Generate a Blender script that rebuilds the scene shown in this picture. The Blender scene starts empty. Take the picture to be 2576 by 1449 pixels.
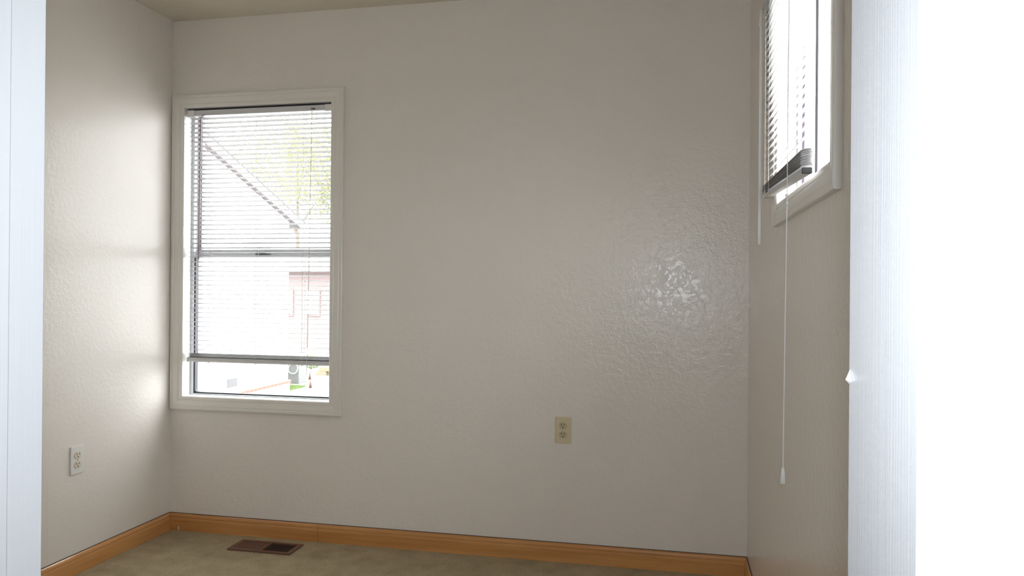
import bpy, bmesh, math, random
from mathutils import Vector, Matrix

# ------------------------------------------------------------------ camera
SC = bpy.context.scene
COL = SC.collection
CAM_H = 1.1741
cam_data = bpy.data.cameras.new('camera')
cam_data.sensor_fit = 'HORIZONTAL'
cam_data.sensor_width = 36.0
cam_data.lens = 1886.45 / 2576 * 36.0
cam_data.clip_start = 0.02
cam_data.clip_end = 500
cam = bpy.data.objects.new('camera', cam_data)
COL.objects.link(cam)
R_ = Vector((0.97852321, 0.20598459, 0.0079168))
U_ = Vector((-0.0073532, -0.00350155, 0.99996683))
F_ = Vector((-0.20600548, 0.97854897, 0.0019117))
m3 = Matrix((R_, U_, -F_)).transposed()
cam.matrix_world = Matrix.Translation((0, 0, CAM_H)) @ m3.to_4x4()
SC.camera = cam

# ------------------------------------------------------------------ sky, flash, exposure
world = bpy.data.worlds.new('overcast_sky')
SC.world = world
world.use_nodes = True
wn = world.node_tree.nodes
bg = wn['Background']
bg.inputs['Color'].default_value = (0.955, 0.965, 1.0, 1)
bg.inputs['Strength'].default_value = 12.8

# the camera's own flash, beside the lens
fl = bpy.data.lights.new('camera_flash', 'SPOT')
fl.energy = 54.0
fl.color = (0.84, 0.925, 1.0)
fl.spot_size = math.radians(114)
fl.spot_blend = 1.0
fl.shadow_soft_size = 0.014
flo = bpy.data.objects.new('camera_flash', fl)
COL.objects.link(flo)
flo.matrix_world = Matrix.Translation((0.012, -0.012, CAM_H + 0.045)) @ m3.to_4x4()

SC.view_settings.view_transform = 'Standard'
SC.view_settings.look = 'None'
SC.view_settings.exposure = 0.0
SC.view_settings.gamma = 1.0
SC.view_settings.use_curve_mapping = False
SC.cycles.max_bounces = 7
SC.cycles.diffuse_bounces = 5
SC.cycles.transparent_max_bounces = 12
SC.cycles.use_adaptive_sampling = True
SC.cycles.adaptive_threshold = 0.15
SC.cycles.adaptive_min_samples = 16
SC.cycles.sample_clamp_indirect = 12

# light portals: they give no light, they only tell the renderer where the openings are
def portal(name, loc, rot, sx, sz):
    l = bpy.data.lights.new(name, 'AREA')
    l.shape = 'RECTANGLE'
    l.size = sx
    l.size_y = sz
    l.cycles.is_portal = True
    o = bpy.data.objects.new(name, l)
    o.location = loc
    o.rotation_euler = rot
    COL.objects.link(o)
    return o

# ------------------------------------------------------------------ materials
def mat(name, color=(0.8, 0.8, 0.8), rough=0.5, spec=0.5, metal=0.0):
    m = bpy.data.materials.new(name)
    m.use_nodes = True
    b = m.node_tree.nodes['Principled BSDF']
    b.inputs['Base Color'].default_value = (*color, 1)
    b.inputs['Roughness'].default_value = rough
    b.inputs['Specular IOR Level'].default_value = spec
    b.inputs['Metallic'].default_value = metal
    return m

def N(m, kind, **kw):
    n = m.node_tree.nodes.new(kind)
    for k, v in kw.items():
        if k in n.inputs:
            n.inputs[k].default_value = v
        else:
            setattr(n, k, v)
    return n

def L(m, a, ao, b, bi):
    m.node_tree.links.new(a.outputs[ao], b.inputs[bi])

def coords(m, scale=(1, 1, 1)):
    tc = N(m, 'ShaderNodeTexCoord')
    mp = N(m, 'ShaderNodeMapping')
    mp.inputs['Scale'].default_value = scale
    L(m, tc, 'Object', mp, 'Vector')
    return mp

def two_tone(m, fac_node, fac_out, c1, c2, lo=0.35, hi=0.65):
    r = N(m, 'ShaderNodeValToRGB')
    r.color_ramp.elements[0].position = lo
    r.color_ramp.elements[0].color = (*c1, 1)
    r.color_ramp.elements[1].position = hi
    r.color_ramp.elements[1].color = (*c2, 1)
    L(m, fac_node, fac_out, r, 'Fac')
    L(m, r, 'Color', m.node_tree.nodes['Principled BSDF'], 'Base Color')
    return r

def paint_wall(name, color, rough=0.21, spec=0.19, strength=0.25):
    """satin wall paint over a rolled / knocked-down plaster texture"""
    m = mat(name, color, rough, spec)
    mp = coords(m)
    big = N(m, 'ShaderNodeTexNoise', Scale=52.0, Detail=4.0, Roughness=0.55)
    fine = N(m, 'ShaderNodeTexNoise', Scale=260.0, Detail=2.0, Roughness=0.6)
    L(m, mp, 'Vector', big, 'Vector')
    L(m, mp, 'Vector', fine, 'Vector')
    ramp = N(m, 'ShaderNodeValToRGB')
    ramp.color_ramp.elements[0].position = 0.42
    ramp.color_ramp.elements[1].position = 0.62
    L(m, big, 'Fac', ramp, 'Fac')
    mul = N(m, 'ShaderNodeMath', operation='MULTIPLY')
    mul.inputs[1].default_value = 0.45
    L(m, fine, 'Fac', mul, 0)
    add = N(m, 'ShaderNodeMath', operation='ADD')
    L(m, ramp, 'Color', add, 0)
    L(m, mul, 'Value', add, 1)
    bump = N(m, 'ShaderNodeBump', Strength=strength, Distance=0.0012)
    L(m, add, 'Value', bump, 'Height')
    L(m, bump, 'Normal', m.node_tree.nodes['Principled BSDF'], 'Normal')
    return m

def wood(name, axis, base=(0.66, 0.33, 0.125), dark=(0.48, 0.205, 0.065)):
    m = mat(name, base, 0.22, 0.55)
    sc = [55, 55, 55]
    sc[axis] = 2.2
    mp = coords(m, sc)
    n1 = N(m, 'ShaderNodeTexNoise', Scale=1.0, Detail=5.0, Roughness=0.6)
    L(m, mp, 'Vector', n1, 'Vector')
    sc2 = [9, 9, 9]
    sc2[axis] = 1.3
    mp2 = coords(m, sc2)
    n2 = N(m, 'ShaderNodeTexNoise', Scale=1.0, Detail=2.0)
    L(m, mp2, 'Vector', n2, 'Vector')
    mx = N(m, 'ShaderNodeMath', operation='MULTIPLY_ADD')
    mx.inputs[1].default_value = 0.45
    L(m, n1, 'Fac', mx, 0)
    hm = N(m, 'ShaderNodeMath', operation='MULTIPLY')
    hm.inputs[1].default_value = 0.55
    L(m, n2, 'Fac', hm, 0)
    L(m, hm, 'Value', mx, 2)
    two_tone(m, mx, 'Value', dark, base, 0.34, 0.58)
    bump = N(m, 'ShaderNodeBump', Strength=0.12, Distance=0.001)
    L(m, n1, 'Fac', bump, 'Height')
    L(m, bump, 'Normal', m.node_tree.nodes['Principled BSDF'], 'Normal')
    return m

M = {}
WALL = (0.85, 0.797, 0.742)
M['wall'] = paint_wall('wall_paint', WALL)
M['wall_back'] = paint_wall('wall_paint_heavy_texture', WALL, 0.18, 0.36, 0.5)
M['ceiling'] = paint_wall('ceiling_paint', (0.74, 0.68, 0.57), 0.7, 0.3)
M['hall'] = paint_wall('hall_paint', (0.74, 0.72, 0.68), 0.6)
M['trim'] = mat('trim_enamel', (0.82, 0.785, 0.73), 0.3, 0.5)
M['sill'] = mat('white_enamel', (0.86, 0.85, 0.83), 0.3, 0.5)
M['wood_x'] = wood('varnished_pine_x', 0)
M['wood_y'] = wood('varnished_pine_y', 1)
M['gap'] = mat('dark_stain_line', (0.10, 0.055, 0.04), 0.6)
M['alu'] = mat('mill_aluminium', (0.50, 0.51, 0.52), 0.38, 0.5, 0.55)
M['alu_dark'] = mat('dark_bronze_frame', (0.28, 0.23, 0.27), 0.45)
M['purple_dark'] = mat('dark_anodised_frame', (0.075, 0.05, 0.08), 0.5)
M['gasket'] = mat('gasket_and_slit_shade', (0.045, 0.04, 0.05), 0.6)  # rubber gaskets, and the added shade strip under the window head
M['black'] = mat('black_plastic', (0.02, 0.018, 0.02), 0.5)
M['ivory'] = mat('ivory_plastic', (0.70, 0.60, 0.405), 0.35)
M['ivory_dark'] = mat('ivory_receptacle', (0.56, 0.47, 0.30), 0.35)
M['white_plastic'] = mat('white_plastic', (0.82, 0.81, 0.785), 0.3)
M['almond'] = mat('almond_receptacle', (0.74, 0.68, 0.55), 0.35)
M['slot'] = mat('outlet_slot_shadow', (0.03, 0.02, 0.012), 0.8)
M['screw'] = mat('painted_screw', (0.62, 0.57, 0.46), 0.4)
M['cord'] = mat('blind_cord', (0.80, 0.78, 0.76), 0.7)
M['duct'] = mat('duct_inside', (0.035, 0.025, 0.022), 0.8)
M['register'] = mat('brown_register_enamel', (0.16, 0.078, 0.052), 0.38)

# door frame paint with vertical brush strokes
m = mat('brushed_door_frame_paint', (0.68, 0.68, 0.70), 0.38, 0.45)
mp = coords(m, (420, 420, 2.2))
n = N(m, 'ShaderNodeTexNoise', Scale=1.0, Detail=2.0)
L(m, mp, 'Vector', n, 'Vector')
b = N(m, 'ShaderNodeBump', Strength=0.25, Distance=0.0006)
L(m, n, 'Fac', b, 'Height')
L(m, b, 'Normal', m.node_tree.nodes['Principled BSDF'], 'Normal')
M['jamb'] = m

# carpet
m = mat('tan_cut_pile_carpet', (0.36, 0.29, 0.18), 0.95, 0.1)
mp = coords(m)
n1 = N(m, 'ShaderNodeTexNoise', Scale=190.0, Detail=4.0, Roughness=0.75)
n2 = N(m, 'ShaderNodeTexNoise', Scale=11.0, Detail=4.0, Roughness=0.6)
L(m, mp, 'Vector', n1, 'Vector')
L(m, mp, 'Vector', n2, 'Vector')
mx = N(m, 'ShaderNodeMath', operation='MULTIPLY_ADD')
mx.inputs[1].default_value = 0.72
L(m, n1, 'Fac', mx, 0)
hm = N(m, 'ShaderNodeMath', operation='MULTIPLY')
hm.inputs[1].default_value = 0.28
L(m, n2, 'Fac', hm, 0)
L(m, hm, 'Value', mx, 2)
two_tone(m, mx, 'Value', (0.30, 0.235, 0.135), (0.72, 0.60, 0.40), 0.34, 0.66)
b = N(m, 'ShaderNodeBump', Strength=0.9, Distance=0.006)
L(m, n1, 'Fac', b, 'Height')
L(m, b, 'Normal', m.node_tree.nodes['Principled BSDF'], 'Normal')
M['carpet'] = m

# window glass: thin pane, clear with a fresnel reflection
m = bpy.data.materials.new('clear_window_glass')
m.use_nodes = True
nt = m.node_tree
nt.nodes.remove(nt.nodes['Principled BSDF'])
out = nt.nodes['Material Output']
tr = N(m, 'ShaderNodeBsdfTransparent')
tr.inputs['Color'].default_value = (0.95, 0.97, 0.96, 1)
gl = N(m, 'ShaderNodeBsdfGlossy', Roughness=0.02)
fr = N(m, 'ShaderNodeFresnel', IOR=1.45)
mix = N(m, 'ShaderNodeMixShader')
geo = N(m, 'ShaderNodeNewGeometry')      # reflect at the entering face only: the thin pane has no inner total reflection
inv = N(m, 'ShaderNodeMath', operation='SUBTRACT')
inv.inputs[0].default_value = 1.0
L(m, geo, 'Backfacing', inv, 1)
mulf = N(m, 'ShaderNodeMath', operation='MULTIPLY')
L(m, fr, 'Fac', mulf, 0)
L(m, inv, 'Value', mulf, 1)
L(m, mulf, 'Value', mix, 'Fac')
nt.links.new(tr.outputs[0], mix.inputs[1])
nt.links.new(gl.outputs[0], mix.inputs[2])
L(m, mix, 'Shader', out, 'Surface')
M['glass'] = m

# blind slats: thin white enamel that lets a little light through
def slat_mat(name, color, trans):
    m = bpy.data.materials.new(name)
    m.use_nodes = True
    nt = m.node_tree
    pb = nt.nodes['Principled BSDF']
    pb.inputs['Base Color'].default_value = (*color, 1)
    pb.inputs['Roughness'].default_value = 0.35
    tl = N(m, 'ShaderNodeBsdfTranslucent')
    tl.inputs['Color'].default_value = (*color, 1)
    mix = N(m, 'ShaderNodeMixShader', Fac=trans)
    nt.links.new(pb.outputs[0], mix.inputs[1])
    nt.links.new(tl.outputs[0], mix.inputs[2])
    nt.links.new(mix.outputs[0], nt.nodes['Material Output'].inputs['Surface'])
    return m
M['slat'] = slat_mat('white_vinyl_slat', (0.44, 0.425, 0.425), 0.03)
M['rail'] = mat('grey_white_rail', (0.66, 0.655, 0.66), 0.35)
# clear plastic wand
m = mat('clear_wand_plastic', (0.93, 0.94, 0.93), 0.15, 0.6)
pb = m.node_tree.nodes['Principled BSDF']
pb.inputs['Transmission Weight'].default_value = 0.3
pb.inputs['IOR'].default_value = 1.3
M['wand'] = m
M['wand_grey'] = mat('smoky_wand_plastic', (0.46, 0.40, 0.46), 0.2)

# outside
M['siding'] = mat('white_siding', (0.80, 0.80, 0.79), 0.6)
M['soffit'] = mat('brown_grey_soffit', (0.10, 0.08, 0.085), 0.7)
M['fascia'] = mat('white_fascia', (0.70, 0.69, 0.69), 0.6)
M['shingle'] = mat('grey_shingle', (0.15, 0.14, 0.14), 0.9)
m = mat('pink_brick', (0.45, 0.2, 0.16), 0.8)
bk = N(m, 'ShaderNodeTexBrick', Scale=1.0)
bk.inputs['Color1'].default_value = (0.19, 0.065, 0.05, 1)
bk.inputs['Color2'].default_value = (0.15, 0.06, 0.045, 1)
bk.inputs['Mortar'].default_value = (0.22, 0.15, 0.11, 1)
bk.inputs['Brick Width'].default_value = 0.21
bk.inputs['Row Height'].default_value = 0.08
bk.inputs['Mortar Size'].default_value = 0.01
tc = N(m, 'ShaderNodeTexCoord')
sp = N(m, 'ShaderNodeSeparateXYZ')
cb = N(m, 'ShaderNodeCombineXYZ')
L(m, tc, 'Object', sp, 'Vector')
L(m, sp, 'Y', cb, 'X')
L(m, sp, 'Z', cb, 'Y')
L(m, cb, 'Vector', bk, 'Vector')
L(m, bk, 'Color', m.node_tree.nodes['Principled BSDF'], 'Base Color')
M['brick'] = m
M['block'] = mat('pale_concrete', (0.55, 0.53, 0.50), 0.9)
M['pave'] = mat('pale_driveway', (0.30, 0.295, 0.285), 0.9)
M['vent'] = mat('grey_vent', (0.075, 0.072, 0.075), 0.6)
M['unit'] = mat('grey_metal_unit', (0.10, 0.10, 0.097), 0.6)
M['hose'] = mat('white_hose', (0.75, 0.75, 0.73), 0.5)
M['cone'] = mat('faded_orange_cone', (0.10, 0.05, 0.035), 0.6)
M['tan_stone'] = mat('tan_block_wall', (0.20, 0.165, 0.11), 0.9)
M['lawn'] = mat('bright_lawn', (0.13, 0.19, 0.055), 0.9)
M['leaf'] = slat_mat('yellow_green_leaf', (0.25, 0.24, 0.11), 0.3)
M['leaf2'] = slat_mat('mid_green_leaf', (0.19, 0.20, 0.09), 0.3)
M['bark'] = mat('grey_bark', (0.14, 0.11, 0.09), 0.9)
M['far_wall'] = mat('rose_brown_wall', (0.19, 0.14, 0.135), 0.8)

# ------------------------------------------------------------------ mesh helpers
class MB:
    def __init__(s):
        s.v = []
        s.f = []
    def add(s, vs, fs):
        o = len(s.v)
        s.v += [tuple(p) for p in vs]
        s.f += [tuple(i + o for i in f) for f in fs]
        return s
    def box(s, x0, x1, y0, y1, z0, z1):
        return s.add([(x0, y0, z0), (x1, y0, z0), (x1, y1, z0), (x0, y1, z0),
                      (x0, y0, z1), (x1, y0, z1), (x1, y1, z1), (x0, y1, z1)],
                     [(3, 2, 1, 0), (4, 5, 6, 7), (0, 1, 5, 4), (1, 2, 6, 5), (2, 3, 7, 6), (3, 0, 4, 7)])
    def prism(s, poly, fn, a, b):
        """poly: 2-D outline; fn(p, t) -> 3-D point; swept from a to b"""
        n = len(poly)
        vs = [fn(p, a) for p in poly] + [fn(p, b) for p in poly]
        fs = [tuple(range(n))[::-1], tuple(range(n, 2 * n))]
        fs += [(i, (i + 1) % n, n + (i + 1) % n, n + i) for i in range(n)]
        return s.add(vs, fs)
    def tube(s, pts, rad, seg=8, caps=True):
        pts = [Vector(p) for p in pts]
        rads = rad if isinstance(rad, (list, tuple)) else [rad] * len(pts)
        rings = []
        ref = None
        for i, p in enumerate(pts):
            t = (pts[min(i + 1, len(pts) - 1)] - pts[max(i - 1, 0)]).normalized()
            if ref is None:
                ref = Vector((1, 0, 0)) if abs(t.x) < 0.8 else Vector((0, 1, 0))
            a = (ref - t * ref.dot(t)).normalized()
            ref = a
            c = t.cross(a)
            rings.append([p + (a * math.cos(2 * math.pi * k / seg) + c * math.sin(2 * math.pi * k / seg)) * rads[i] for k in range(seg)])
        vs = [q for r in rings for q in r]
        fs = []
        for i in range(len(pts) - 1):
            for k in range(seg):
                k2 = (k + 1) % seg
                fs.append((i * seg + k, i * seg + k2, (i + 1) * seg + k2, (i + 1) * seg + k))
        if caps:
            fs.append(tuple(range(seg))[::-1])
            fs.append(tuple((len(pts) - 1) * seg + k for k in range(seg)))
        return s.add(vs, fs)
    def mesh(s, name, smooth=False, bevel=0.0, bev_seg=2):
        me = bpy.data.meshes.new(name)
        me.from_pydata(s.v, [], s.f)
        bm = bmesh.new()
        bm.from_mesh(me)
        bmesh.ops.remove_doubles(bm, verts=bm.verts, dist=1e-6)
        if bevel:
            bmesh.ops.recalc_face_normals(bm, faces=bm.faces)
            bmesh.ops.bevel(bm, geom=[e for e in bm.edges if len(e.link_faces) == 2 and e.calc_face_angle(0) > 0.5],
                            offset=bevel, segments=bev_seg, profile=0.5, affect='EDGES', clamp_overlap=True)
        bmesh.ops.recalc_face_normals(bm, faces=bm.faces)
        bm.to_mesh(me)
        bm.free()
        for p in me.polygons:
            p.use_smooth = smooth
        return me
    def build(s, name, material, parent=None, loc=None, smooth=False, bevel=0.0, bev_seg=2):
        me = s.mesh(name, smooth, bevel, bev_seg)
        return link(name, me, material, parent, loc)

def link(name, me, material, parent=None, loc=None):
    o = bpy.data.objects.new(name, me)
    COL.objects.link(o)
    if material is not None and not me.materials:
        me.materials.append(M[material])
    if parent is not None:
        o.parent = parent
    if loc is not None:
        o.location = loc
    return o

def empty(name, loc=(0, 0, 0)):
    o = bpy.data.objects.new(name, None)
    COL.objects.link(o)
    o.location = loc
    o.empty_display_size = 0.05
    return o

def tag(o, label, cat, group=None):
    o['label'] = label
    o['category'] = cat
    if group:
        o['group'] = group
    return o

def struct(o, label=None):
    o['kind'] = 'structure'
    if label:
        o['label'] = label
    return o

# ------------------------------------------------------------------ room shell
XL, XR, YB, YF, CH = -2.3653, 0.3181, 3.22, 0.556, 2.4608
YH = 0.376                       # hall face of the door wall
T = 0.15
T2 = 0.084                       # the slider sits near the outer face
W1 = (-2.297, -1.535, 0.648, 2.036)    # opening in the back wall: x0 x1 z0 z1
W2 = (1.58, 2.335, 1.434, 2.036)       # opening in the right wall: y0 y1 z0 z1
LIN = 0.012

def holed_slab(u0, u1, v0, v1, hole, fn, t):
    """wall slab with one rectangular hole; fn(u, v, d) -> point"""
    a, b, c, d = hole
    us, vs = [u0, a, b, u1], [v0, c, d, v1]
    mb = MB()
    for i in range(3):
        for j in range(3):
            if i == 1 and j == 1:
                continue
            for dd in (0, t):
                q = [fn(us[i], vs[j], dd), fn(us[i + 1], vs[j], dd), fn(us[i + 1], vs[j + 1], dd), fn(us[i], vs[j + 1], dd)]
                mb.add(q, [(0, 1, 2, 3)])
    for (p, q) in (((a, c), (b, c)), ((b, c), (b, d)), ((b, d), (a, d)), ((a, d), (a, c)),
                   ((u0, v0), (u1, v0)), ((u1, v0), (u1, v1)), ((u1, v1), (u0, v1)), ((u0, v1), (u0, v0))):
        mb.add([fn(*p, 0), fn(*q, 0), fn(*q, t), fn(*p, t)], [(0, 1, 2, 3)])
    return mb

struct(MB().box(XL - T, XR + T, YF - 0.19, YB + T, -0.12, 0.0).build('floor', 'carpet'), 'tan carpet floor of the empty room')
struct(MB().box(XL - T, XR + T, YF - 0.19, YB + T, CH, CH + 0.12).build('ceiling', 'ceiling'))
struct(MB().box(XL - T, XL, YH, YB + T, 0.0, CH).build('wall_left', 'wall'))
wb = holed_slab(XL, XR + T, 0, CH, (W1[0] - LIN, W1[1] + LIN, W1[2] - LIN, W1[3] + LIN), lambda u, v, d: (u, YB + d, v), T)
struct(wb.build('wall_back', 'wall_back'))
wr = holed_slab(YH, YB, 0, CH, (W2[0] - LIN, W2[1] + LIN, W2[2] - LIN, W2[3] + LIN), lambda u, v, d: (XR + d, u, v), T2)
struct(wr.build('wall_right', 'wall'))
# door wall (with the doorway the camera looks through)
JL, JR = -0.534, 0.1219          # jamb faces in the rabbet
fw = MB()
fw.box(XL, JL - 0.02, YH, YF, 0, CH).box(JR + 0.02, XR, YH, YF, 0, CH).box(JL - 0.02, JR + 0.02, YH, YF, 2.06, CH)
struct(fw.build('wall_front', 'wall'))

# hall behind the camera
HX0, HX1, HY0 = -1.9, 1.3, -1.7
struct(MB().box(HX0, HX1, HY0, YH - 0.01, -0.12, 0.0).build('floor_hall', 'carpet'))
struct(MB().box(HX0, HX1, HY0, YH - 0.01, CH, CH + 0.12).build('ceiling_hall', 'ceiling'))
struct(MB().box(HX0 - 0.1, HX0, HY0, YH, 0, CH).build('wall_hall_left', 'hall'))
struct(MB().box(HX1, HX1 + 0.1, HY0, YH, 0, CH).build('wall_hall_right', 'hall'))
struct(MB().box(HX0 - 0.1, HX1 + 0.1, HY0 - 0.1, HY0, 0, CH).build('wall_hall_end', 'hall'))
struct(MB().box(XR + 0.15, HX1 + 0.1, YH - 0.012, YH + 0.05, 0, CH).build('wall_hall_front', 'hall'))

# door frame: two rabbeted jambs, head, hall-side casings
door = struct(empty('door_1', ((JL + JR) / 2, YF, 0)), 'white painted door frame the room is seen through')
def child(mb, name, material, parent, **k):
    """mesh given in world coordinates, re-based on the parent's location"""
    p = parent
    off = Vector((0, 0, 0))
    while p is not None:
        off += p.location
        p = p.parent
    mb.v = [tuple(Vector(q) - off) for q in mb.v]
    return mb.build(name, material, parent, **k)
YS = 0.5115
pl = [(JL - 0.02, YF), (JL, YF), (JL, YS), (JL + 0.01, YS), (JL + 0.01, YH), (JL - 0.02, YH)]
pr = [(JR + 0.02, YF), (JR, YF), (JR, YS), (JR - 0.01, YS), (JR - 0.01, YH), (JR + 0.02, YH)]
up = lambda p, z: (p[0], p[1], z)
child(MB().prism(pl, up, 0, 2.06), 'jamb', 'jamb', door, bevel=0.0012)
child(MB().prism(pr, up, 0, 2.06), 'jamb', 'jamb', door, bevel=0.0012)
child(MB().box(JL, JR, YH, YF, 2.04, 2.06), 'head_jamb', 'jamb', door)
for sx, x0 in ((1, JR - 0.004), (-1, JL + 0.004)):
    prof = [(0, 0), (0, 0.010), (0.004, 0.014), (0.0095, 0.014), (0.0105, 0.0125), (0.0115, 0.014), (0.046, 0.017), (0.056, 0.016), (0.058, 0.012), (0.058, 0)]
    child(MB().prism(prof, lambda p, z: (x0 + sx * p[0], YH - p[1], z), 0, 2.10), 'door_casing', 'jamb', door)
child(MB().add([(JR - 0.0104, 0.502, 1.118), (JR - 0.0104, 0.508, 1.116), (JR - 0.0104, 0.5065, 1.1255),
                (JR - 0.0135, 0.5045, 1.119)], [(0, 1, 2), (0, 3, 1), (1, 3, 2), (2, 3, 0)]), 'paint_chip', 'sill', door)

# baseboards: varnished wood with a rounded top, a dark stain line where they meet the paint
BH, BT = 0.0819, 0.0125
bprof = [(0, 0), (BT, 0), (BT, 0.052), (BT - 0.001, 0.058), (BT - 0.0022, 0.0605), (BT - 0.0012, 0.064), (BT - 0.0016, 0.070), (BT - 0.0045, 0.0765), (BT - 0.0085, 0.0805), (0, BH)]
def board(name, material, parent, fn, a, b):
    return child(MB().prism(bprof, fn, a, b), name, material, parent)
bb = struct(empty('baseboard_back', ((XL + XR) / 2, YB, 0)), 'varnished orange pine baseboard along the back wall')
fb = lambda p, t: (t, YB - p[0], p[1])
XJ = -1.585
board('board', 'wood_x', bb, fb, XL + 0.0005, XJ - 0.0006)
board('board', 'wood_x', bb, fb, XJ + 0.0006, XR - 0.0005)
child(MB().box(XL + 0.001, XR - 0.001, YB - 0.004, YB - 0.0003, BH - 0.0004, BH + 0.0014), 'stain_line', 'gap', bb)
child(MB().box(-2.309, -2.3045, YB - BT - 0.0012, YB - BT, 0.003, 0.020), 'paint_speck', 'sill', bb, bevel=0.0005)
bl = struct(empty('baseboard_left', (XL, (YF + YB) / 2, 0)), 'varnished orange pine baseboard along the left wall')
board('board', 'wood_y', bl, lambda p, t: (XL + p[0], t, p[1]), YF + 0.001, YB - BT - 0.0004)
child(MB().box(XL + 0.0003, XL + 0.0035, YF, YB - 0.004, BH - 0.0004, BH + 0.0012), 'stain_line', 'gap', bl)
br = struct(empty('baseboard_right', (XR, (YF + YB) / 2, 0)), 'varnished orange pine baseboard along the right wall')
board('board', 'wood_y', br, lambda p, t: (XR - p[0], t, p[1]), YF + 0.001, YB - BT - 0.0004)
child(MB().box(XR - 0.004, XR - 0.0003, YF, YB - 0.004, BH - 0.0004, BH + 0.0014), 'stain_line', 'gap', br)

# window casings: four mitred moulded boards
cprof = [(0, 0), (0, 0.009), (0.004, 0.0115), (0.016, 0.012), (0.019, 0.0105), (0.022, 0.013), (0.036, 0.0155), (0.044, 0.0165),
         (0.047, 0.0150), (0.050, 0.0172), (0.060, 0.0172), (0.0635, 0.0155), (0.0645, 0.012), (0.0645, 0)]
def casing(name, op, fn, loc, label):
    root = struct(empty(name, loc), label)
    u0, u1, v0, v1 = op
    for k in range(4):
        def P(p, t, k=k):
            o = p[0]
            cs = [(u0 - o, v0 - o), (u1 + o, v0 - o), (u1 + o, v1 + o), (u0 - o, v1 + o)]
            c = cs[(k + t) % 4]
            return fn(c[0], c[1], p[1])
        child(MB().prism(cprof, P, 0, 1), 'casing_board', 'trim', root)
    return root
casing('trim_1', W1, lambda u, v, h: (u, YB - h, v), ((W1[0] + W1[1]) / 2, YB, W1[2] - 0.065), 'painted moulded casing around the tall window in the back wall')
casing('trim_2', W2, lambda u, v, h: (XR - h, u, v), (XR, (W2[0] + W2[1]) / 2, W2[2] - 0.065), 'painted moulded casing around the high window in the right wall')

# ------------------------------------------------------------------ window 1 (back wall, single hung)
w1 = struct(empty('window_1', ((W1[0] + W1[1]) / 2, YB + 0.06, W1[2])), 'tall single-hung aluminium window in the back wall')
x0, x1, z0, z1 = W1
yi, yo = YB, YB + T
for nm, bx_ in (('reveal', (x0 - LIN, x0, yi, yo, z0 - LIN, z1 + LIN)), ('reveal', (x1, x1 + LIN, yi, yo, z0 - LIN, z1 + LIN)),
                ('sill', (x0, x1, yi, yo, z0 - LIN, z0)), ('head', (x0, x1, yi, yo, z1, z1 + LIN))):
    child(MB().box(*bx_), nm, 'sill', w1)
ya, yb_ = YB + 0.05, YB + 0.11
for nm, bx_, mt in (('frame_stile', (x0, x0 + 0.017, ya, yb_, z0, z1), 'alu'), ('frame_stile', (x1 - 0.012, x1, ya, yb_, z0, z1), 'alu'),
                    ('frame_rail', (x0 + 0.017, x1 - 0.012, ya, yb_, z0, z0 + 0.006), 'alu'),
                    ('frame_rail', (x0 + 0.017, x1 - 0.012, ya, yb_, z1 - 0.02, z1), 'alu')):
    child(MB().box(*bx_), nm, mt, w1, bevel=0.001)
zr = 1.318
child(MB().box(x0 + 0.004, x1 - 0.004, YB + 0.012, YB + 0.034, z1 - 0.006, z1), 'slit_shade_strip', 'gasket', w1)  # black strip added to darken the shaded slit above the head rail
# lower sash
lo = child(MB().box(x0 + 0.017, x0 + 0.0235, ya + 0.006, ya + 0.03, z0 + 0.006, zr).box(x1 - 0.0155, x1 - 0.012, ya + 0.006, ya + 0.03, z0 + 0.006, zr)
           .box(x0 + 0.0235, x1 - 0.0155, ya + 0.006, ya + 0.03, z0 + 0.006, z0 + 0.0125), 'sash_gasket', 'gasket', w1)
# rounded gasket corners
for xc, s in ((x0 + 0.0235, 1), (x1 - 0.0155, -1)):
    poly = [(0, 0)] + [(0.022 * (1 - math.sin(a)), 0.010 * (1 - math.cos(a))) for a in [math.pi / 2 * k / 6 for k in range(7)]]
    child(MB().prism(poly, lambda p, t: (xc + s * p[0], t, z0 + 0.0125 + p[1]), ya + 0.008, ya + 0.028), 'gasket_corner', 'gasket', w1)
child(MB().box(x0 + 0.017, x1 - 0.012, ya + 0.004, ya + 0.030, zr, zr + 0.012), 'meeting_rail', 'alu', w1, bevel=0.0015)
child(MB().box(x0 + 0.017, x1 - 0.012, ya + 0.032, ya + 0.055, zr + 0.012, zr + 0.040), 'meeting_rail', 'alu', w1, bevel=0.0015)
child(MB().box(-1.947, -1.868, ya - 0.010, ya + 0.004, zr + 0.012, zr + 0.0185).box(-1.92, -1.895, ya - 0.014, ya - 0.004, zr + 0.0185, zr + 0.024), 'sash_latch', 'black', w1, bevel=0.001)
child(MB().box(x0 + 0.017, x0 + 0.034, ya + 0.034, ya + 0.056, zr + 0.012, z1 - 0.02), 'sash_stile', 'alu_dark', w1)
child(MB().box(x1 - 0.022, x1 - 0.012, ya + 0.034, ya + 0.056, zr + 0.012, z1 - 0.02), 'sash_stile', 'alu_dark', w1)
child(MB().box(x0 + 0.018, x1 - 0.0125, ya + 0.016, ya + 0.019, z0 + 0.008, zr + 0.006), 'glass_pane', 'glass', w1)
child(MB().box(x0 + 0.030, x1 - 0.016, ya + 0.043, ya + 0.046, zr + 0.02, z1 - 0.018), 'glass_pane', 'glass', w1)

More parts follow.
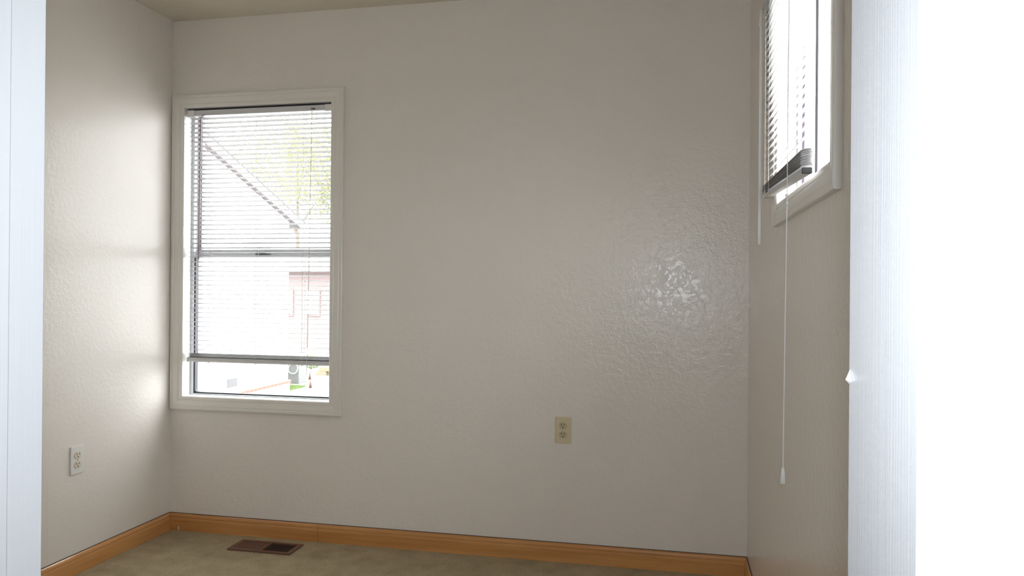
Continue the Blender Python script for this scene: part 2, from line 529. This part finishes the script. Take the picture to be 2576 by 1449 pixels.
# ------------------------------------------------------------------ window 2 (right wall, slider)
y0, y1, z0, z1 = W2
w2 = struct(empty('window_2', (XR + 0.06, (y0 + y1) / 2, z0)), 'high sliding aluminium window in the right wall')
xi, xo = XR, XR + T2
for nm, bx_ in (('reveal', (xi, xo, y0 - LIN, y0, z0 - LIN, z1 + LIN)), ('reveal', (xi, xo, y1, y1 + LIN, z0 - LIN, z1 + LIN)),
                ('sill', (xi, xo, y0, y1, z0 - LIN, z0)), ('head', (xi, xo, y0, y1, z1, z1 + LIN))):
    child(MB().box(*bx_), nm, 'sill', w2)
xa = XR + 0.045
for nm, bx_, mt in (('frame_stile', (xa, xa + 0.012, y1 - 0.015, y1, z0, z1), 'alu'), ('frame_stile', (xa + 0.02, xa + 0.037, y0, y0 + 0.003, z0, z1), 'alu'),
                    ('frame_rail', (xa, xa + 0.037, y0 + 0.003, y1 - 0.015, z0, z0 + 0.012), 'alu'),
                    ('frame_rail', (xa, xa + 0.037, y0 + 0.003, y1 - 0.015, z1 - 0.012, z1), 'alu')):
    child(MB().box(*bx_), nm, mt, w2, bevel=0.001)
child(MB().box(0.3755, 0.3825, y1 - 0.012, y1, z0 + 0.012, z1 - 0.012), 'sash_stile', 'purple_dark', w2)
child(MB().box(0.3495, 0.3565, 1.944, 1.974, z0, z1), 'meeting_stile', 'purple_dark', w2)
child(MB().box(0.3495, 0.3600, 1.935, 1.944, z0, z1), 'meeting_stile_cap', 'alu', w2)
child(MB().box(xa + 0.0205, xa + 0.0235, y0 + 0.003, y1 - 0.001, z0 + 0.012, z1 - 0.012), 'glass_pane', 'glass', w2)

portal('portal_back', ((W1[0] + W1[1]) / 2, YB + T + 0.005, (W1[2] + W1[3]) / 2), (math.radians(-90), 0, 0), 0.74, 1.36)
portal('portal_right', (XR + T2 + 0.005, (W2[0] + W2[1]) / 2, (W2[2] + W2[3]) / 2), (0, math.radians(90), 0), 0.58, 0.73)

# ------------------------------------------------------------------ mini blinds
def slat_mesh(name, length, depth=0.025, crown=0.0022, th=0.0006, tilt=0.0):
    """slat along local X, depth along local Y (room side is -Y), crowned upwards; tilted about X"""
    n = 5
    top, bot = [], []
    for i in range(n):
        q = -1 + 2 * i / (n - 1)
        top.append((q * depth / 2, crown * (1 - q * q) + th))
        bot.append((q * depth / 2, crown * (1 - q * q)))
    poly = top + bot[::-1]
    c, s = math.cos(tilt), math.sin(tilt)
    poly = [(c * a - s * b, s * a + c * b) for a, b in poly]
    return MB().prism(poly, lambda p, t: (t, p[0], p[1]), -length / 2, length / 2).mesh(name)

def make_blind(name, loc, rotz, width, drop_slats, top_z, spacing, tilt, stack, label, rail_dz=0.0, rod='wand_grey'):
    root = empty(name, loc)
    root.rotation_euler = (0, 0, rotz)
    tag(root, label, 'blind', 'window blinds')
    h = width / 2
    # head rail: open-topped channel, rear flange raised to keep light out of the slit
    ch = [(-0.013, 0.0), (0.013, 0.0), (0.013, 0.0335), (0.0115, 0.0335), (0.0115, 0.0015), (-0.0115, 0.0015), (-0.0115, 0.025), (-0.013, 0.025)]
    MB().prism(ch, lambda p, t: (t, p[0], p[1] + top_z + 0.013), -h, h).build('head_rail', 'rail', root)
    sm = slat_mesh('slat', width - 0.006, tilt=-tilt)
    sm.materials.append(M['slat'])
    zs = [top_z - k * spacing for k in range(drop_slats)]
    for k, z in enumerate(zs):
        o = link('slat', sm, None, root, (0, 0.0, z))
    return root, zs, sm

# --- left blind, inside the back window
BX = (W1[0] + W1[1]) / 2 + 0.002
BW = 0.742
BY = YB + 0.021
b1, zs1, sm1 = make_blind('mini_blind', (BX, BY, 0), 0, BW, 51, 1.988, 0.02235, math.radians(12), 0,
                          'white slatted mini blind almost fully lowered in the tall back window')
zb = zs1[-1]
for k in range(7):
    link('stacked_slat', sm1, None, b1, (0, 0, zb - 0.0190 - k * 0.0029))
MB().prism([(-0.009, 0), (0.009, 0), (0.012, 0.004), (0.0128, 0.011), (0.012, 0.018), (0.009, 0.022), (-0.009, 0.022), (-0.012, 0.018), (-0.0128, 0.011), (-0.012, 0.004)],
           lambda p, t: (t, p[0], p[1] + zb - 0.0590), -BW / 2, BW / 2).build('bottom_rail', 'rail', b1)
for s in (-1, 1):
    MB().box(s * BW / 2 - 0.001, s * BW / 2 + 0.0015, -0.0128, 0.0128, zb - 0.0595, zb - 0.0365).build('rail_end_cap', 'white_plastic', b1)
    # mounting bracket
    MB().box(s * (BW / 2 - 0.012) - 0.019, s * (BW / 2 - 0.012) + 0.019, -0.0165, 0.015, zs1[0] + 0.009, zs1[0] + 0.0395).build('bracket', 'white_plastic', b1, bevel=0.001)
for cx in (-0.257, -0.010, 0.232):
    for cy in (-0.0128, 0.0128):
        MB().tube([(cx, cy, zs1[0] + 0.015), (cx, cy, zb - 0.038)], 0.0007, 5).build('ladder_cord', 'cord', b1)
    MB().tube([(cx, -0.004, zb - 0.0625), (cx, -0.004, zb - 0.058)], 0.005, 8).build('rail_plug', 'white_plastic', b1)
# wand at the left
wx = -0.300
MB().tube([(wx + 0.012, -0.013, zs1[0] + 0.018), (wx + 0.004, -0.022, zs1[0] + 0.0), (wx + 0.001, -0.0225, zs1[0] - 0.02), (wx - 0.003, -0.021, 1.62), (wx - 0.006, -0.020, 1.306)], 0.0032, 8).build('tilt_wand', 'wand_grey', b1, smooth=True)
# lift cord at the right, knotted low down
cxr = 0.276
MB().box(cxr - 0.006, cxr + 0.014, -0.0145, -0.010, zs1[0] + 0.018, zs1[0] + 0.024).build('cord_lock', 'black', b1)
for d in (-0.0014, 0.0014):
    pts = [(cxr + d, -0.015, zs1[0] + 0.02)]
    for k in range(1, 9):
        pts.append((cxr + d - 0.0017 * k, -0.0165, zs1[0] + 0.02 - k * 0.139))
    MB().tube(pts, 0.0009, 5).build('lift_cord', 'cord', b1)
xk = cxr - 0.014
MB().tube([(xk, -0.018, zb - 0.006), (xk - 0.012, -0.019, zb - 0.014), (xk - 0.008, -0.019, zb - 0.032), (xk + 0.004, -0.019, zb - 0.030), (xk + 0.003, -0.0185, zb - 0.004)], 0.001, 5).build('cord_knot', 'cord', b1)
MB().tube([(xk, -0.017, zb - 0.01), (xk - 0.001, -0.017, zb - 0.085), (xk + 0.004, -0.017, zb - 0.098), (xk - 0.005, -0.017, zb - 0.100), (xk - 0.001, -0.017, zb - 0.093)], 0.0011, 5).build('cord_tail', 'cord', b1)

# --- right blind, hung in front of the high window, half raised
# local X runs along the wall away from the camera, local -Y points into the room
B2L = 0.70
b2, zs2, sm2 = make_blind('mini_blind', (0.287, 2.060, 0), -math.pi / 2, B2L, 25, 2.024, 0.02135, math.radians(-40), 0,
                          'white slatted mini blind half raised in front of the high right window')
# with rotz=-90deg local +X -> world -Y (towards camera); local +Y -> world +X (towards the wall)
def tilt_z(x):      # near end hangs lower
    return -0.030 * (x + B2L / 2) / B2L
zt = zs2[-1] - 0.010
smf = slat_mesh('stacked_slat', B2L - 0.004, tilt=math.radians(6))
smf.materials.append(M['slat'])
for k in range(14):
    o = link('stacked_slat', smf, None, b2, (random.Random(k).uniform(-0.003, 0.003), random.Random(k + 50).uniform(-0.001, 0.001), zt - 0.0135 - k * 0.0022))
    o.rotation_euler = (0, math.atan(0.030 / B2L) * min(1, 0.5 + k * 0.05), 0)
zr2 = zt - 0.045
o = MB().prism([(-0.009, 0), (0.009, 0), (0.0105, 0.004), (0.0105, 0.010), (0.008, 0.013), (-0.008, 0.013), (-0.0105, 0.010), (-0.0105, 0.004)],
               lambda p, t: (t, p[0], p[1]), -B2L / 2, B2L / 2).build('bottom_rail', 'rail', b2, loc=(0, 0, zr2 - 0.013))
o.rotation_euler = (0, math.atan(0.030 / B2L), 0)
o2 = MB().box(B2L / 2 - 0.001, B2L / 2 + 0.002, -0.0108, 0.0108, -0.0005, 0.0135).build('rail_end_cap', 'black', b2, loc=(0, 0, zr2 - 0.013), bevel=0.002)
o2.rotation_euler = (0, math.atan(0.030 / B2L), 0)
for cx in (-0.28, -0.195, 0.16):
    for cy in (-0.0128, 0.0128):
        MB().tube([(cx, cy, zs2[0] + 0.015), (cx, cy, zr2 - 0.004 - 0.030 * cx / B2L)], 0.0007, 5).build('ladder_cord', 'cord', b2)
# clear tilt wand at the far end
wx = -(2.42 - 2.060)
MB().tube([(wx, -0.0165, 2.045), (wx, -0.018, 1.992)], [0.0052, 0.0056], 8).build('wand_sleeve', 'trim', b2, smooth=True)
MB().tube([(wx, -0.018, 1.996), (wx + 0.002, -0.0185, 1.66), (wx + 0.004, -0.019, 1.318)], 0.0046, 6).build('tilt_wand', 'wand', b2)
# pull cord with bead and tassel
cx = 2.060 - 1.80
def cord_pt(t):
    return (cx - 0.028 * t * t - 0.006 * t, -0.0245 - 0.003 * t, 2.036 + (0.760 - 2.036) * t)
for d in (-1, 1):
    pts = []
    for k in range(13):
        t = k / 12 * 0.503
        p = cord_pt(t)
        sp_ = 0.0035 * math.sin(math.pi * k / 12) * d
        pts.append((p[0] + sp_, p[1], p[2]))
    MB().tube(pts, 0.0009, 5).build('lift_cord', 'cord', b2)
for t in (0.503, 0.517):
    p = cord_pt(t)
    s_ = 0.0045
    MB().tube([(p[0], p[1], p[2] + s_), (p[0], p[1], p[2] + s_ * 0.7), (p[0], p[1], p[2]), (p[0], p[1], p[2] - s_ * 0.7), (p[0], p[1], p[2] - s_)],
              [0.0008, 0.0034, 0.0048, 0.0034, 0.0008], 10).build('cord_bead', 'wand', b2, smooth=True)
pts = [cord_pt(0.503 + (1 - 0.503) * k / 14) for k in range(15)]
pts[-1] = (pts[-1][0] + 0.004, pts[-1][1], pts[-1][2])
MB().tube(pts, 0.0013, 6).build('pull_cord', 'cord', b2)
p = pts[-1]
MB().tube([(p[0], p[1], p[2] + 0.006), (p[0] - 0.001, p[1], p[2] - 0.006), (p[0] - 0.002, p[1], p[2] - 0.030), (p[0] - 0.002, p[1], p[2] - 0.032)],
          [0.0035, 0.0048, 0.0068, 0.004], 8).build('cord_tassel', 'white_plastic', b2, smooth=True)

# ------------------------------------------------------------------ wall outlets
def receptacle_outline():
    pts = []
    for k in range(28):
        a = 2 * math.pi * k / 28
        x, z = 0.0172 * math.cos(a), 0.0172 * math.sin(a)
        pts.append((x, max(-0.0142, min(0.0142, z))))
    return pts
def outlet(loc, rotz, plate_m, rec_m, label, thick=0.005):
    root = empty('wall_outlet', loc)
    root.rotation_euler = (0, 0, rotz)
    tag(root, label, 'outlet', 'duplex wall outlets')
    # plate in local XZ, facing -Y
    MB().box(-0.035, 0.035, -thick, 0.0, -0.057, 0.057).build('cover_plate', plate_m, root, bevel=0.0018, bev_seg=3)
    for s in (1, -1):
        zc = 0.0195 * s
        r = MB().prism(receptacle_outline(), lambda p, t: (p[0], t, p[1] + zc), -thick - 0.0022, -thick + 0.001).build('receptacle', rec_m, root, bevel=0.0006)
        for sx, hh in ((-0.0064, 0.0045), (0.0064, 0.0036)):
            MB().box(sx - 0.0011, sx + 0.0011, -thick - 0.0026, -thick - 0.001, zc + 0.0042 - hh, zc + 0.0042 + hh).build('slot', 'slot', r)
        MB().tube([(0, -thick - 0.0026, zc - 0.0072), (0, -thick - 0.001, zc - 0.0072)], 0.0025, 10).build('ground_hole', 'slot', r)
    MB().tube([(0, -thick - 0.0012, 0), (0, -thick + 0.001, 0)], 0.003, 10).build('screw', 'screw', root)
    return root
outlet((-0.447, YB, 0.568), 0, 'ivory', 'ivory_dark', 'ivory duplex outlet in the middle of the back wall')
outlet((XL, 2.632, 0.465), math.pi / 2, 'white_plastic', 'almond', 'white cover plate with almond duplex outlet on the left wall', thick=0.006)

# ------------------------------------------------------------------ floor register
reg = tag(empty('floor_register', (-1.775, 3.084, 0.0)), 'brown metal floor register set in the carpet by the back baseboard', 'vent')
RW, RD, RB = 0.152, 0.064, 0.016
fp = MB()
for (a, b_, c, d) in ((-RW, RW, -RD, -RD + RB), (-RW, RW, RD - RB, RD), (-RW, -RW + RB + 0.004, -RD + RB, RD - RB), (RW - RB - 0.004, RW, -RD + RB, RD - RB)):
    fp.box(a, b_, c, d, 0.001, 0.007)
fp.build('frame', 'register', reg)
MB().box(-0.006, 0.006, -RD + RB, RD - RB, 0.001, 0.0068).build('divider', 'register', reg)
MB().box(-RW + 0.018, RW - 0.018, -RD + 0.014, RD - 0.014, 0.0003, 0.0012).build('duct', 'duct', reg)
lp = lambda sgn: [(-0.0042 * sgn, 0.0062), (-0.0030 * sgn, 0.0068), (0.0044 * sgn, 0.0018), (0.0034 * sgn, 0.0013)]
for half, sgn in ((-1, 1), (1, -1)):
    me = MB().prism(lp(sgn), lambda p, t: (p[0], t, p[1]), -RD + RB, RD - RB).mesh('louver')
    me.materials.append(M['register'])
    for k in range(12):
        x = half * (0.0115 + 0.0102 * (k + 0.35))
        link('louver', me, None, reg, (x, 0, 0))

# ------------------------------------------------------------------ outside
GZ = -1.874
struct(MB().box(-90, 60, YB + 0.6, 120, GZ - 0.3, GZ).box(XR + 1.2, 60, -40, YB + 0.6, GZ - 0.3, GZ).build('ground', 'pave'), 'pale driveway and yard outside')

HXF, HYC = -11.0, 20.28          # gable wall plane, far corner
nh = tag(empty('neighbour_house', (HXF, HYC - 7, GZ)), 'white gable-ended house seen through the tall window', 'house')
YN = HYC - 14.0
ez, rz = 3.12, 3.12 + 7.0 * 0.345
g = [(YN, GZ + 0.32), (HYC, GZ + 0.32), (HYC, ez), ((YN + HYC) / 2, rz), (YN, ez)]
child(MB().prism(g, lambda p, t: (t, p[0], p[1]), HXF, HXF - 9), 'wall', 'siding', nh)
child(MB().box(HXF - 9, HXF + 0.04, YN, HYC + 0.04, GZ, GZ + 0.24), 'foundation', 'block', nh)
child(MB().box(HXF - 9, HXF + 0.07, YN, HYC + 0.07, GZ + 0.24, GZ + 0.33), 'brick_ledge', 'brick', nh)
for s in (1, -1):
    ye = HYC + 0.5 if s == 1 else YN - 0.5
    yr = (YN + HYC) / 2
    zl = ez - 0.5 * 0.345
    pr_ = [(yr, rz + 0.02), (ye, zl + 0.02), (ye, zl + 0.19), (yr, rz + 0.19)]
    child(MB().prism(pr_, lambda p, t: (t, p[0], p[1]), HXF + 0.20, HXF - 9.4), 'roof', 'shingle', nh)
    so = [(yr, rz - 0.01), (ye, zl - 0.01), (ye, zl + 0.02), (yr, rz + 0.02)]
    child(MB().prism(so, lambda p, t: (t, p[0], p[1]), HXF + 0.19, HXF + 0.005), 'soffit', 'soffit', nh)
    de = [(yr, rz + 0.19), (ye + 0.04, zl + 0.19 - 0.014), (ye + 0.04, zl + 0.225 - 0.014), (yr, rz + 0.225)]
    child(MB().prism(de, lambda p, t: (t, p[0], p[1]), HXF + 0.25, HXF - 9.4), 'shingle_edge', 'shingle', nh)
    fa = [(yr, rz - 0.03), (ye, zl - 0.03), (ye, zl + 0.185), (yr, rz + 0.185)]
    child(MB().prism(fa, lambda p, t: (t, p[0], p[1]), HXF + 0.22, HXF + 0.19), 'rake_board', 'fascia', nh)
vt = child(MB().box(HXF, HXF + 0.02, 17.18, 17.60, GZ + 0.48, GZ + 0.70), 'crawlspace_vent', 'vent', nh)

cu = tag(empty('cooling_unit', (-11.55, 21.75, GZ)), 'grey boxy cooling unit beyond the white house corner', 'air conditioner')
MB().box(-0.27, 0.27, -0.27, 0.27, 0.05, 0.70).build('body', 'unit', cu, bevel=0.02)
MB().box(-0.30, 0.30, -0.30, 0.30, 0.0, 0.05).build('pad', 'block', cu)
MB().tube([(0.20 * math.cos(a), 0.20 * math.sin(a), 0.71) for a in [2 * math.pi * k / 16 for k in range(17)]], 0.012, 5).build('fan_grille', 'vent', cu)
hs = tag(MB().tube([(0.16 * math.cos(a), 0.02 * math.sin(3 * a), 0.16 * math.sin(a)) for a in [2 * math.pi * k / 24 for k in range(25)]], 0.014, 6).build('hose_coil', 'hose', loc=(-11.46, 21.44, GZ + 0.53), smooth=True),
         'white hose coiled in a ring against the grey cooling unit', 'hose')
def cone(x, y, label):
    r = tag(empty('traffic_cone', (x, y, GZ)), label, 'cone', 'small cones on the driveway')
    MB().tube([(0, 0, 0.015), (0, 0, 0.27)], [0.046, 0.010], 12).build('body', 'cone', r, smooth=True)
    MB().box(-0.058, 0.058, -0.058, 0.058, 0.0, 0.015).build('base', 'cone', r, bevel=0.01)
cone(-11.68, 23.0, 'farther of the two small orange cones on the driveway')
cone(-10.68, 21.08, 'nearer of the two small orange cones on the driveway')
lw = tag(empty('retaining_wall', (-10.96, 24.3, GZ)), 'low tan block wall edging the driveway', 'wall')
for r_ in range(2):
    for k in range(9):
        MB().box(0, 0.38, -0.12, 0.12, 0, 0.145).build('block', 'tan_stone', lw, loc=(-1.1 + k * 0.39 + 0.12 * r_, 0.2 * k * 0.6, r_ * 0.15), bevel=0.008)
rnd = random.Random(4)
def leaf_cloud(mb, c, rad, n, size):
    for _ in range(n):
        while True:
            q = Vector((rnd.uniform(-1, 1), rnd.uniform(-1, 1), rnd.uniform(-1, 1)))
            if 0.25 < q.length < 1:
                break
        p = Vector(c) + Vector((q.x * rad[0], q.y * rad[1], q.z * rad[2]))
        a = Vector((rnd.gauss(0, 1), rnd.gauss(0, 1), rnd.gauss(0, 1))).normalized()
        b = a.cross(Vector((rnd.gauss(0, 1), rnd.gauss(0, 1), rnd.gauss(0, 1)))).normalized()
        s = size * rnd.uniform(0.6, 1.2)
        mb.add([p - a * s, p + b * s * 0.5, p + a * s, p - b * s * 0.5], [(0, 1, 2, 3)])
def raw_mesh(mb, name, material, parent):
    me = bpy.data.meshes.new(name)
    me.from_pydata(mb.v, [], mb.f)
    return link(name, me, material, parent)
def tree(x, y, h, r, material, label, n=4500):
    t = tag(empty('leafy_tree', (x, y, GZ)), label, 'tree', 'trees behind the houses')
    mb = MB().tube([(0, 0, 0), (0.1, 0, h * 0.35), (0, 0.1, h * 0.75)], [0.22, 0.16, 0.05], 8)
    mb.build('trunk', 'bark', t)
    for k in range(5):
        a = 2 * math.pi * k / 5 + rnd.random()
        z = h * rnd.uniform(0.35, 0.6)
        MB().tube([(0.05, 0.05, z), (math.cos(a) * r * 0.4, math.sin(a) * r * 0.4, z + h * 0.14), (math.cos(a) * r * 0.75, math.sin(a) * r * 0.75, z + h * 0.2)], [0.09, 0.06, 0.02], 6).build('branch', 'bark', t)
    cl = MB()
    for k in range(9):
        a = rnd.random() * 6.28
        rr = r * rnd.uniform(0.1, 0.6)
        leaf_cloud(cl, (rr * math.cos(a), rr * math.sin(a), h * rnd.uniform(0.5, 0.88)), (r * 0.5, r * 0.5, r * 0.42), n // 9, 0.145)
    f = raw_mesh(cl, 'foliage', material, t)
    f['kind'] = 'stuff'
tree(-29.5, 47.0, 15.0, 4.2, 'leaf', 'tall yellow-green tree rising over the sloping roof edge of the white house')
tree(-30.5, 57.5, 19.0, 4.4, 'leaf', 'tallest yellow-green tree, in the middle of the three behind the roof')
tree(-20.9, 46.5, 14.5, 4.0, 'leaf2', 'greener tree nearest the right edge of the tall window')
fh = tag(empty('far_house', (-17.0, 35.0, GZ)), 'low rose-brown house behind the driveway seen between blind slats', 'house')
child(MB().box(-19.4, -12.0, 33.5, 39.0, GZ, 2.1), 'wall', 'far_wall', fh)
child(MB().prism([(32.9, 1.95), (39.6, 1.95), (36.25, 3.3)], lambda p, t: (t, p[0], p[1]), -19.9, -11.5), 'roof', 'shingle', fh)
for x in (-18.6, -17.2, -15.8):
    w = child(MB().box(x, x + 0.7, 33.44, 33.5, -0.2, 1.1), 'window', 'far_wall', fh)
    child(MB().box(x + 0.07, x + 0.63, 33.42, 33.44, -0.13, 1.03), 'pane', 'fascia', w)
# shrub and lawn strip
sh = tag(empty('shrub', (-13.15, 26.0, GZ)), 'small bright green shrub beside the low tan wall', 'shrub')
cl = MB()
leaf_cloud(cl, (0, 0, 0.28), (0.40, 0.3, 0.26), 500, 0.05)
f = raw_mesh(cl, 'foliage', 'lawn', sh)
f['kind'] = 'stuff'
MB().tube([(0, 0, 0), (0, 0, 0.3)], [0.03, 0.012], 6).build('stem', 'bark', sh)
gr = MB()
for _ in range(2600):
    x, y = rnd.uniform(-0.35, 0.30), rnd.uniform(-0.55, 0.45)
    a = rnd.random() * 6.28
    hgt = rnd.uniform(0.03, 0.07)
    dx, dy = 0.008 * math.cos(a), 0.008 * math.sin(a)
    gr.add([(x - dx, y - dy, 0), (x + dx, y + dy, 0), (x + dy * 1.5, y - dx * 1.5, hgt)], [(0, 1, 2)])
g_ = raw_mesh(gr, 'grass_patch', 'lawn', None)
g_.location = (-11.25, 20.95, GZ)
g_['label'] = 'patch of bright green grass at the white house corner'
g_['category'] = 'grass'
g_['kind'] = 'stuff'
